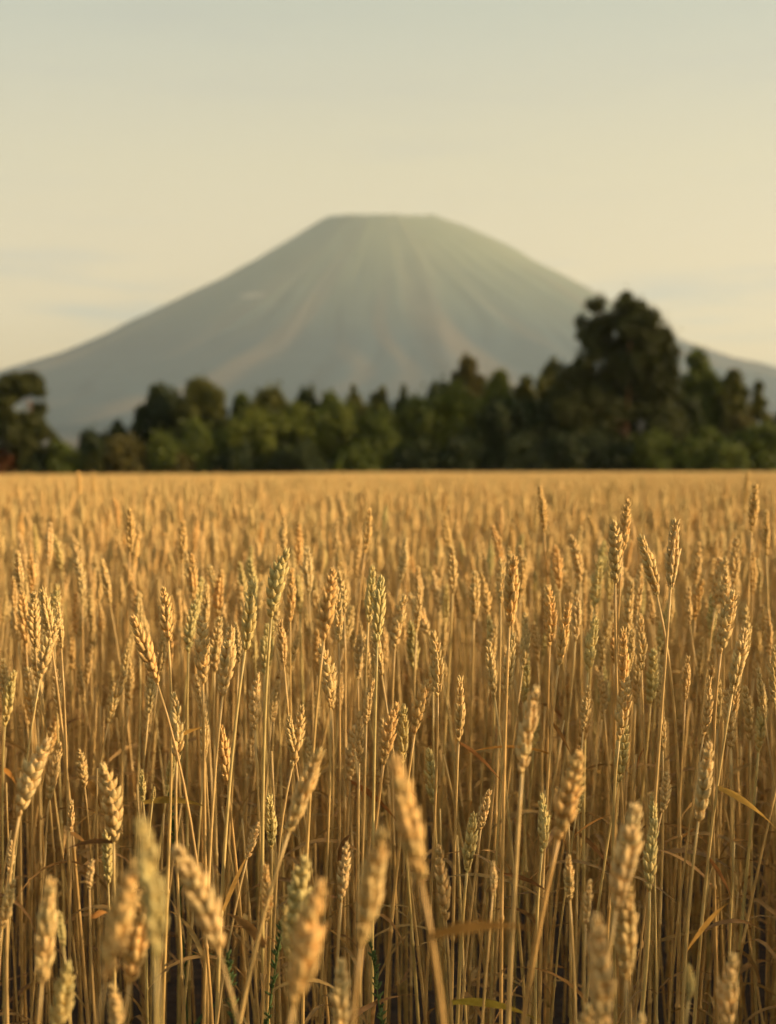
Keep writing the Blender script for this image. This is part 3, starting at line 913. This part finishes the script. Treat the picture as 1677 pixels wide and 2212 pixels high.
COLUMNS = [(48, 'the russet shrub'), (105, 'the flat-topped pine'), (170, 'the small green shrub'), (225, 'the square-topped tree'), (300, 'the small conifer'),
           (385, 'the round dark tree'), (450, 'the highest olive tree'), (500, 'the slim olive tree'), (550, 'the dip in the trees'), (620, 'the olive brown tree'),
           (690, 'the flat-topped dark tree'), (735, 'the green gap-filling tree'), (795, 'the olive conifer'), (845, 'the pale-topped tree'), (905, 'the dark spire'),
           (965, 'the low dark tree'), (1045, 'the round brownish pine'), (1105, 'the peaked green tree'), (1160, 'the yellow green tree'), (1210, 'the pale olive tree'),
           (1305, "the tallest pine's shady side"), (1385, "the tallest pine's trunk"), (1465, "the tallest pine's sunny side"), (1550, 'the pointed green tree'), (1615, 'the sloping olive tree'), (9999, 'the spiky small tree')]
TENTHS = ['at the far edge', 'one tenth down', 'two tenths down', 'three tenths down', 'four tenths down', 'halfway down', 'six tenths down',
          'seven tenths down', 'eight tenths down', 'nine tenths down', 'at the bottom edge']
def tip_px(p):
    q = p['tip']
    c_, s_ = math.cos(PITCH), math.sin(PITCH)
    dz = q.z - CAM_Z
    k = q.y * c_ - dz * s_
    return q.x / k * F + 838.5, 1106.0 - F * (dz * c_ + q.y * s_) / k
def set_labels():
    cells = {}
    for root, _, p in STEMS:
        tx, ty = tip_px(p)
        col_ = next(nm for lim, nm in COLUMNS if tx < lim)
        row = TENTHS[int(min(10, max(0, round((ty - 1022) / 119.0))))]
        size = 'big ' if p['d'] < 1.25 else 'stunted ' if p['sc'] < 0.62 else ''
        key = f"{size}{TONE_WORD[p['tone']]} wheat ear {word_lean(p)}, below {col_}, {row}"
        cells.setdefault(key, []).append((ty, root))
    for key, lst in cells.items():
        lst.sort(key=lambda a: a[0])
        names = {1: [''], 2: ['higher ', 'lower '], 3: ['highest ', 'middle ', 'lowest ']}.get(len(lst), ['topmost '] + ['second highest ', 'third highest ', 'fourth highest ', 'fifth highest '][:len(lst) - 2] + ['lowest '])
        for w, (_, root) in zip(names, lst):
            root['label'] = w + key
STEMS = []
def make_stalk(i, p):
    r_ = random.Random(1000 + i)
    ax = (p['tip'] - p['base'])
    Lp = ax.length
    ax.normalize()
    ax = (ax + Vector((0, r_.uniform(-0.12, 0.12) if not p['traced'] or p['d'] > 1.2 else r_.uniform(-0.05, 0.05), 0))).normalized()
    base = p['base']
    lean = Vector((ax.x / ax.z, ax.y / ax.z, 0))
    gxy = Vector((base.x, base.y, 0)) - lean * (base.z * 0.27)
    gxy += Vector((r_.uniform(-0.03, 0.03), r_.uniform(-0.02, 0.05), 0))
    root = bpy.data.objects.new('wheat_stalk', None)
    COL.objects.link(root)
    root.empty_display_size = 0.05
    root.location = (gxy.x, gxy.y, 0)
    lb = base - gxy
    pts = stem_points(lb, ax, 15, r_.uniform(-0.02, 0.02))
    tint = TONE[p['tone']]
    v = r_.random()
    mb = MB()
    stem_into(mb, pts, r_.uniform(0.85, 1.15) * (1.0 if p['sc'] > 0.75 else 0.7), r_, 0, 0.0)
    st = link('stem', mb.mesh('stem', [M_STEM]), root)
    st.color = (lerp(1, tint[0], .6), lerp(1, tint[1], .6), lerp(1, tint[2], .6), 1)
    k = r_.randrange(len(NEAR_EARS))
    sc = Lp / 0.086
    q = ax.to_track_quat('Z', 'Y').to_matrix().to_4x4()
    fat = (1.06 if p['d'] < 1.35 else 1.0) * r_.uniform(0.98, 1.26) * (1.0 if sc > 0.75 else 1.12)
    m4 = Matrix.Translation(lb) @ q @ Matrix.Rotation(r_.uniform(0, math.pi), 4, 'Z') @ Matrix.Diagonal((sc * fat, sc * fat, sc, 1))
    split = i < N_SPLIT
    ear = link('ear', RACHIS[k] if split else EAR_JOINED[k], root)
    ear.matrix_local = m4
    ear.color = (*tint, 1)
    if split:
        for m, s in NEAR_EARS[k][0]:
            o = link('spikelet', SPK[s], ear)
            o.matrix_local = m
            g = r_.uniform(0.9, 1.1)
            o.color = (tint[0] * g, tint[1] * g, tint[2] * g, 1)
    # withered leaves on the lower stem
    for q_ in range(r_.choice((0, 1, 1, 2))):
        j = r_.randrange(4, 10)
        mb = MB()
        n = 9
        lpnt, side = leaf_points(pts[j], r_.uniform(0, 2 * math.pi), r_.uniform(0.2, 1.2), r_.uniform(0.10, 0.22), r_.uniform(0.6, 2.6), n)
        mb.ribbon(lpnt, leaf_widths(r_.uniform(0.0022, 0.0048), n), side, 0, r_.random(), 0.3, r_.uniform(-2.5, 2.5))
        link('leaf', mb.mesh('leaf', [M_LEAF]), root)
    root['category'] = 'wheat'
    root['group'] = 'wheat stalks standing in the near field'
    STEMS.append((root, [gxy + a for a in pts], p))
    return root
for i, p in enumerate(PLANTS):
    make_stalk(i, p)
set_labels()

# leaf blades that stand out, each on the stalk nearest to where it starts
def near_stem(x, y, dwant):
    best = None
    for root, pts, p in STEMS:
        for a in pts:
            if a.y < 0.3:
                continue
            u = a.x / a.y * F + 838.5
            vv = HZ + (CAM_Z - a.z) / a.y * F
            c = math.hypot(u - x, (vv - y) * 0.5) + 120 * abs(a.y - dwant)
            if best is None or c < best[0]:
                best = (c, root, a)
    return best[1], best[2]
BLADES = [(c6(560, 462), c6(890, 460), 1.7, 0.0055, (1.0, 1.15, 0.7)), (c6(1475, 350), c6(1690, 540), 1.8, 0.005, (1.1, 0.9, 0.7)),
          (c6(1110, 1100), c6(930, 890), 1.5, 0.006, (0.9, 0.85, 0.8)), (c6(210, 565), c6(375, 618), 1.9, 0.0035, (0.9, 0.8, 0.8)),
          (c6(440, 603), c6(250, 642), 1.85, 0.0038, (0.5, 0.42, 0.5)), (c6(930, 905), c6(1050, 640), 1.7, 0.0065, (0.9, 0.9, 0.7)),
          (c6(745, 210), c6(875, 115), 2.0, 0.0035, (1.2, 1.15, 0.8)), (c7(180, 1150), c7(700, 975), 1.35, 0.0060, (0.85, 0.72, 0.6)),
          (c7(345, 170), c7(545, 372), 1.9, 0.0032, (0.9, 0.75, 0.7)), (c7(745, 210), c7(340, 238), 2.0, 0.0024, (1.3, 1.0, 0.7)),
          (c7(1415, 408), c7(1690, 555), 1.8, 0.0055, (1.1, 1.05, 0.8)), (c7(1310, 1110), c7(1485, 848), 1.6, 0.0045, (1.3, 1.15, 0.8)),
          (c7(350, 1295), c7(690, 1350), 1.4, 0.0055, (1.1, 1.25, 0.6)), (c7(520, 765), c7(752, 832), 1.7, 0.0032, (0.8, 0.7, 0.7)),
          (c6(370, 945), c6(455, 893), 1.7, 0.0042, (1.15, 0.95, 0.7)), (c6(345, 215), c6(430, 480), 2.1, 0.006, (0.9, 0.85, 0.7)),
          (c7(900, 640), c7(1005, 480), 1.9, 0.002, (1.2, 1.0, 0.8)), (c7(1265, 600), c7(1360, 530), 1.8, 0.002, (1.3, 1.15, 1.0)),
          (c7(1400, 720), c7(1500, 850), 1.9, 0.003, (0.8, 0.6, 0.55)), (c7(740, 90), c7(820, 240), 2.1, 0.003, (0.7, 0.55, 0.5)),
          (c7(1180, 190), c7(1080, 330), 2.2, 0.0028, (0.8, 0.55, 0.4)), (c6(0, 325), c6(70, 360), 1.9, 0.004, (1.3, 1.1, 0.7))]
for (sx, sy), (ex, ey), dw, wdt, colr in BLADES:
    root, a = near_stem(sx, sy, dw)
    n = 12
    s0 = px(sx, sy, a.y)
    s1 = px(ex, ey, a.y + random.uniform(-0.04, 0.04))
    s0 = a if (a - s0).length < 0.05 else s0.lerp(a, 0.5)
    up = Vector((0, 0, 0.12 * (s1 - s0).length))
    pts = bez(a, s0.lerp(s1, 0.3) + up, s0.lerp(s1, 0.7) + up, s1, n)
    mb = MB()
    mb.ribbon([q - root.location for q in pts], leaf_widths(wdt, n), Vector((0.15, -0.45, 1)), 0, 0.55, 0.25, random.uniform(-0.6, 0.6))
    o = link('leaf', mb.mesh('leaf', [M_LEAF]), root)
    o.color = (*colr, 1)

# green weeds between the stalks
def weed(pt, height, label, seed):
    r_ = random.Random(seed)
    root = link('weed', None, label=label, category='weed', group='green weeds among the wheat')
    root.location = (pt.x, pt.y, 0)
    mb = MB()
    lean = Vector((r_.uniform(-.1, .1), 0, 1))
    pts = [Vector((lean.x * height * t * t, 0.02 * math.sin(t * 3), height * t)) for t in [k / 10 for k in range(11)]]
    mb.tube(pts, [0.0016 * (1 - 0.5 * k / 10) for k in range(11)], 6)
    link('stem', mb.mesh('weed_stem', [M_WEED]), root)
    mb = MB()
    for k in range(70):
        t = r_.uniform(0.70, 1.0)
        c = Vector((lean.x * height * t * t, 0.02 * math.sin(t * 3), height * t))
        a = r_.uniform(0, 6.28)
        mb.lobe(c, Vector((math.cos(a), math.sin(a), r_.uniform(0.6, 1.6))), r_.uniform(0.006, 0.012), 0.0018, None, 4, 0, r_.random())
    link('seed_head', mb.mesh('seed_head', [M_WEED]), root)
    for k in range(3):
        mb = MB()
        j = r_.randrange(2, 7)
        lpnt, side = leaf_points(pts[j], r_.uniform(0, 6.28), 1.0, r_.uniform(0.08, 0.15), 1.6)
        mb.ribbon(lpnt, leaf_widths(0.004, 9), side, 0, r_.random())
        link('leaf', mb.mesh('weed_leaf', [M_WEED]), root)
for x, y, d, lb_, sd in ((858, 1955, 1.75, 'dark green weed with a bushy seed head beside the lone large golden ear', 1),
                         (525, 1985, 1.7, 'dark green weed low between two large blurred ears, below a brown leaf', 2),
                         (545, 2060, 1.55, 'short dark green weed at the bottom edge of the picture', 4),
                         (405, 1690, 2.2, 'thin green weed shoot behind the yellowish horizontal leaf', 3)):
    p_ = px(x, y, d)
    weed(p_, p_.z, lb_, sd)

# ------------------------------------------------------------------ the rest of the wheat: one mass
def template_plant(seed, h, lod, ear=True):
    r_ = random.Random(seed)
    mb = MB()
    lean = Vector((r_.gauss(0, 0.075), r_.gauss(0, 0.075), 1)).normalized()
    base = Vector((lean.x * h * 0.42 + r_.uniform(-.02, .02), lean.y * h * 0.42 + r_.uniform(-.02, .02), h))
    v = r_.random()
    if lod == 0:
        stem_into(mb, stem_points(base, lean, 9, r_.uniform(-0.02, 0.02)), r_.uniform(0.85, 1.2), r_, 1, v, 5)
    else:
        mb.tube(stem_points(base, lean, 4, 0), [0.0028, 0.0027, 0.0023, 0.0019, 0.0016], 3, 1, v, False)
    L_ = EAR_LEN * r_.uniform(0.8, 1.1)
    q = lean.to_track_quat('Z', 'Y').to_matrix().to_4x4()
    fat = r_.uniform(0.92, 1.2)
    sc = L_ / 0.086
    m4 = Matrix.Translation(base) @ q @ Matrix.Rotation(r_.uniform(0, 3), 4, 'Z') @ Matrix.Diagonal((sc * fat, sc * fat, sc, 1))
    if not ear:
        pass
    elif lod == 0:
        joined_ear(mb, r_.randrange(len(NEAR_EARS)), m4, 0, v)
    else:
        for i in range(14):
            t = i / 13
            s = 1 if i % 2 else -1
            w = 0.7 + 0.4 * math.sin(math.pi * min(1, t + 0.15))
            b0 = m4 @ Vector((s * 0.0022, 0, t * 0.073))
            d0 = m4.to_3x3() @ Vector((s * 0.36, r_.uniform(-.3, .3), 1))
            mb.lobe(b0, d0, 0.016 * w, 0.0056 * w, None, 4, 0, v, 0.9, ((0, .4), (.4, 1)))
    for k in range(r_.choice((0, 1, 2, 2)) if lod == 0 else 2):
        n = 7 if lod == 0 else 4
        z = h * r_.uniform(0.2, 0.75)
        lpnt, side = leaf_points(Vector((base.x * (z / h) ** 2, base.y * (z / h) ** 2, z)), r_.uniform(0, 6.28), r_.uniform(0.1, 1.2), r_.uniform(0.10, 0.22), r_.uniform(0.5, 2.8), n)
        mb.ribbon(lpnt, leaf_widths(r_.uniform(0.002, 0.005), n), side, 2, r_.random(), 0.3, r_.uniform(-2, 2))
    return mb.mesh('wheat_template', [M_EAR, M_STEM, M_LEAF])
def template_patch(seed, size, count):
    r_ = random.Random(seed)
    mb = MB()
    for k in range(count):
        x, y = r_.uniform(-.5, .5) * size, r_.uniform(-.5, .5) * size
        h = 0.775 + r_.gauss(0, 0.045)
        v = r_.random()
        lx, ly = r_.gauss(0, .1), r_.gauss(0, .1)
        b0 = Vector((x, y, h))
        ax = Vector((lx, ly, 1))
        mb.tube([b0 - ax * 0.35, b0], [0.0024, 0.0016], 3, 1, v, False)
        L_ = EAR_LEN * r_.uniform(.85, 1.1)
        for s in range(3):
            mb.lobe(b0 + ax * (L_ * 0.27 * s), ax + Vector((r_.uniform(-.2, .2), r_.uniform(-.2, .2), 0)), L_ * 0.46, 0.0078 - 0.0012 * s, None, 4, 0, v, 0.9, ((0, .5), (.45, 1)))
    return mb.mesh('wheat_template', [M_EAR, M_STEM, M_LEAF])
HID = bpy.data.collections.new('wheat_sources')
def tmpl(me):
    o = bpy.data.objects.new('wheat_field_source', me)
    HID.objects.link(o)
    return o
CLS = [[tmpl(template_plant(3000 + i, 0.76 + 0.045 * math.sin(i * 2.1) + 0.012 * (i % 4), 0)) for i in range(14)],
       [tmpl(template_plant(4000 + i, 0.775 + 0.04 * math.sin(i * 1.7), 1)) for i in range(12)],
       [tmpl(template_patch(5000 + i, 2.0, 560)) for i in range(5)],
       [tmpl(template_plant(6000 + i, 0.60 + 0.02 * i, 0, False)) for i in range(7)]]
def inside(x, y, extra_l=1.2, extra_r=4.0):
    return (x > -0.30 * np.maximum(y, 0) - extra_l) & (x < 0.30 * np.maximum(y, 0) + extra_r)
pts_all, cls_all, rot_all, scl_all = [], [], [], []
def scatter(y0, y1, dens, cls, er):
    xw = 0.30 * y1 + er
    n = int(dens * (y1 - y0) * 2 * xw)
    x = rng.uniform(-xw, xw, n)
    y = rng.uniform(y0, y1, n)
    return x, y
# full plants
x, y = scatter(0.55, 9.0, 260, 0, 4.0)
ok = inside(x, y) & ((y > 2.0) | (np.abs(x) > 0.33 * np.maximum(y, 0) + 0.35))
# thin where the stalks above already stand
g_named = np.array([[r.location.x, r.location.y] for r, _, _ in STEMS])
dmin = np.full(len(x), 9.0)
for gxn, gyn in g_named:
    dmin = np.minimum(dmin, np.hypot(x - gxn, y - gyn))
ok &= dmin > 0.02
ok &= ~((y < 3.2) & (np.abs(x) < 0.28 * y) & (rng.random(len(x)) < 0.35))
pts_all.append(np.stack([x[ok], y[ok]], 1)); cls_all.append(np.zeros(ok.sum()))
x, y = scatter(9.0, 30.0, 190, 1, 3.0)
ok = inside(x, y, 1.2, 3.0)
pts_all.append(np.stack([x[ok], y[ok]], 1)); cls_all.append(np.ones(ok.sum()))
gxx, gyy = np.meshgrid(np.arange(-56, 58, 1.9), np.arange(30.9, 140.0, 1.9))
x, y = gxx.ravel() + rng.uniform(-.15, .15, gxx.size), gyy.ravel() + rng.uniform(-.15, .15, gxx.size)
ok = inside(x, y, 3, 5)
pts_all.append(np.stack([x[ok], y[ok]], 1)); cls_all.append(np.full(ok.sum(), 2))
P2 = np.concatenate(pts_all)
C = np.concatenate(cls_all)
# many short side shoots carry no ear
C[(C == 0) & (P2[:, 1] < 4.8) & (np.abs(P2[:, 0]) < 0.32 * P2[:, 1]) & (rng.random(len(C)) < 0.36)] = 3
n = len(P2)
Z = np.array([gz(a, b) + (0.045 * noise.noise(Vector((a / 7, b / 13, 3))) if b > 25 else 0.0) for a, b in P2])
rot = np.stack([rng.normal(0, 0.05, n), rng.normal(0, 0.05, n), rng.uniform(0, 6.283, n)], 1)
scl = np.clip(rng.normal(1.0, 0.05, n), 0.84, 1.12)
near = (P2[:, 1] < 4.5) & (np.abs(P2[:, 0]) < 0.32 * P2[:, 1])
scl[near] = np.clip(scl[near] - lerp(0.14, 0.03, np.clip((P2[near, 1] - 2.0) / 2.5, 0, 1)), 0.72, 0.99)
rot[C == 2, :2] = 0
rot[C == 2, 2] = rng.integers(0, 4, (C == 2).sum()) * math.pi / 2
scl[C == 2] = rng.uniform(0.97, 1.03, (C == 2).sum())
me = bpy.data.meshes.new('wheat_field')
me.vertices.add(n)
me.vertices.foreach_set('co', np.column_stack([P2, Z]).ravel())
a = me.attributes.new('cls', 'INT', 'POINT'); a.data.foreach_set('value', C.astype(np.int32))
a = me.attributes.new('pick', 'INT', 'POINT'); a.data.foreach_set('value', rng.integers(0, 1000, n).astype(np.int32))
a = me.attributes.new('rot', 'FLOAT_VECTOR', 'POINT'); a.data.foreach_set('vector', rot.ravel())
a = me.attributes.new('scl', 'FLOAT', 'POINT'); a.data.foreach_set('value', scl)
me.update()
print('instances', n, [int((C == k).sum()) for k in range(4)])
field = link('wheat_field', me, kind='stuff', label='dense golden wheat filling the field back to the trees', category='wheat')
ng = bpy.data.node_groups.new('wheat_field', 'GeometryNodeTree')
ng.interface.new_socket('Geometry', in_out='INPUT', socket_type='NodeSocketGeometry')
ng.interface.new_socket('Geometry', in_out='OUTPUT', socket_type='NodeSocketGeometry')
gi, go = ng.nodes.new('NodeGroupInput'), ng.nodes.new('NodeGroupOutput')
jo = ng.nodes.new('GeometryNodeJoinGeometry')
def named(nm, typ):
    q = ng.nodes.new('GeometryNodeInputNamedAttribute')
    q.data_type = typ
    q.inputs['Name'].default_value = nm
    return next(o for o in q.outputs if o.enabled and o.name == 'Attribute')
nc, npk, nrot, nscl = named('cls', 'INT'), named('pick', 'INT'), named('rot', 'FLOAT_VECTOR'), named('scl', 'FLOAT')
e2r = ng.nodes.new('FunctionNodeEulerToRotation')
ng.links.new(nrot, e2r.inputs[0])
for k, objs in enumerate(CLS):
    g2i = ng.nodes.new('GeometryNodeGeometryToInstance')
    for o in objs:
        oi = ng.nodes.new('GeometryNodeObjectInfo')
        oi.inputs['Object'].default_value = o
        oi.inputs['As Instance'].default_value = False
        ng.links.new(oi.outputs['Geometry'], g2i.inputs[0])
    cmp_ = ng.nodes.new('FunctionNodeCompare')
    cmp_.data_type = 'INT'
    cmp_.operation = 'EQUAL'
    ci = [s for s in cmp_.inputs if s.enabled]
    ng.links.new(nc, ci[0])
    ci[1].default_value = k
    iop = ng.nodes.new('GeometryNodeInstanceOnPoints')
    ng.links.new(gi.outputs[0], iop.inputs['Points'])
    ng.links.new(cmp_.outputs[0], iop.inputs['Selection'])
    ng.links.new(g2i.outputs[0], iop.inputs['Instance'])
    iop.inputs['Pick Instance'].default_value = True
    ng.links.new(npk, iop.inputs['Instance Index'])
    ng.links.new(e2r.outputs[0], iop.inputs['Rotation'])
    ng.links.new(nscl, iop.inputs['Scale'])
    ng.links.new(iop.outputs[0], jo.inputs[0])
ng.links.new(jo.outputs[0], go.inputs[0])
md = field.modifiers.new('instances', 'NODES')
md.node_group = ng

# ------------------------------------------------------------------ haze
mb = bpy.data.meshes.new('haze')
x0, x1, y0, y1, z0, z1 = -9000, 9000, -3000, 16000, -3, 1640
mb.from_pydata([(x0, y0, z0), (x1, y0, z0), (x1, y1, z0), (x0, y1, z0), (x0, y0, z1), (x1, y0, z1), (x1, y1, z1), (x0, y1, z1)], [],
               [(0, 3, 2, 1), (4, 5, 6, 7), (0, 1, 5, 4), (1, 2, 6, 5), (2, 3, 7, 6), (3, 0, 4, 7)])
hm, t = new_mat('haze')
pv = nd(t, 'ShaderNodeVolumePrincipled')
pv.inputs['Color'].default_value = (0.735, 0.87, 0.935, 1)
pv.inputs['Density'].default_value = 5.6e-5
pv.inputs['Anisotropy'].default_value = 0.2
o = nd(t, 'ShaderNodeOutputMaterial')
t.links.new(pv.outputs[0], o.inputs['Volume'])
mb.materials.append(hm)
link('haze', mb, kind='stuff', label='pale evening haze in the air over field and mountain', category='haze')
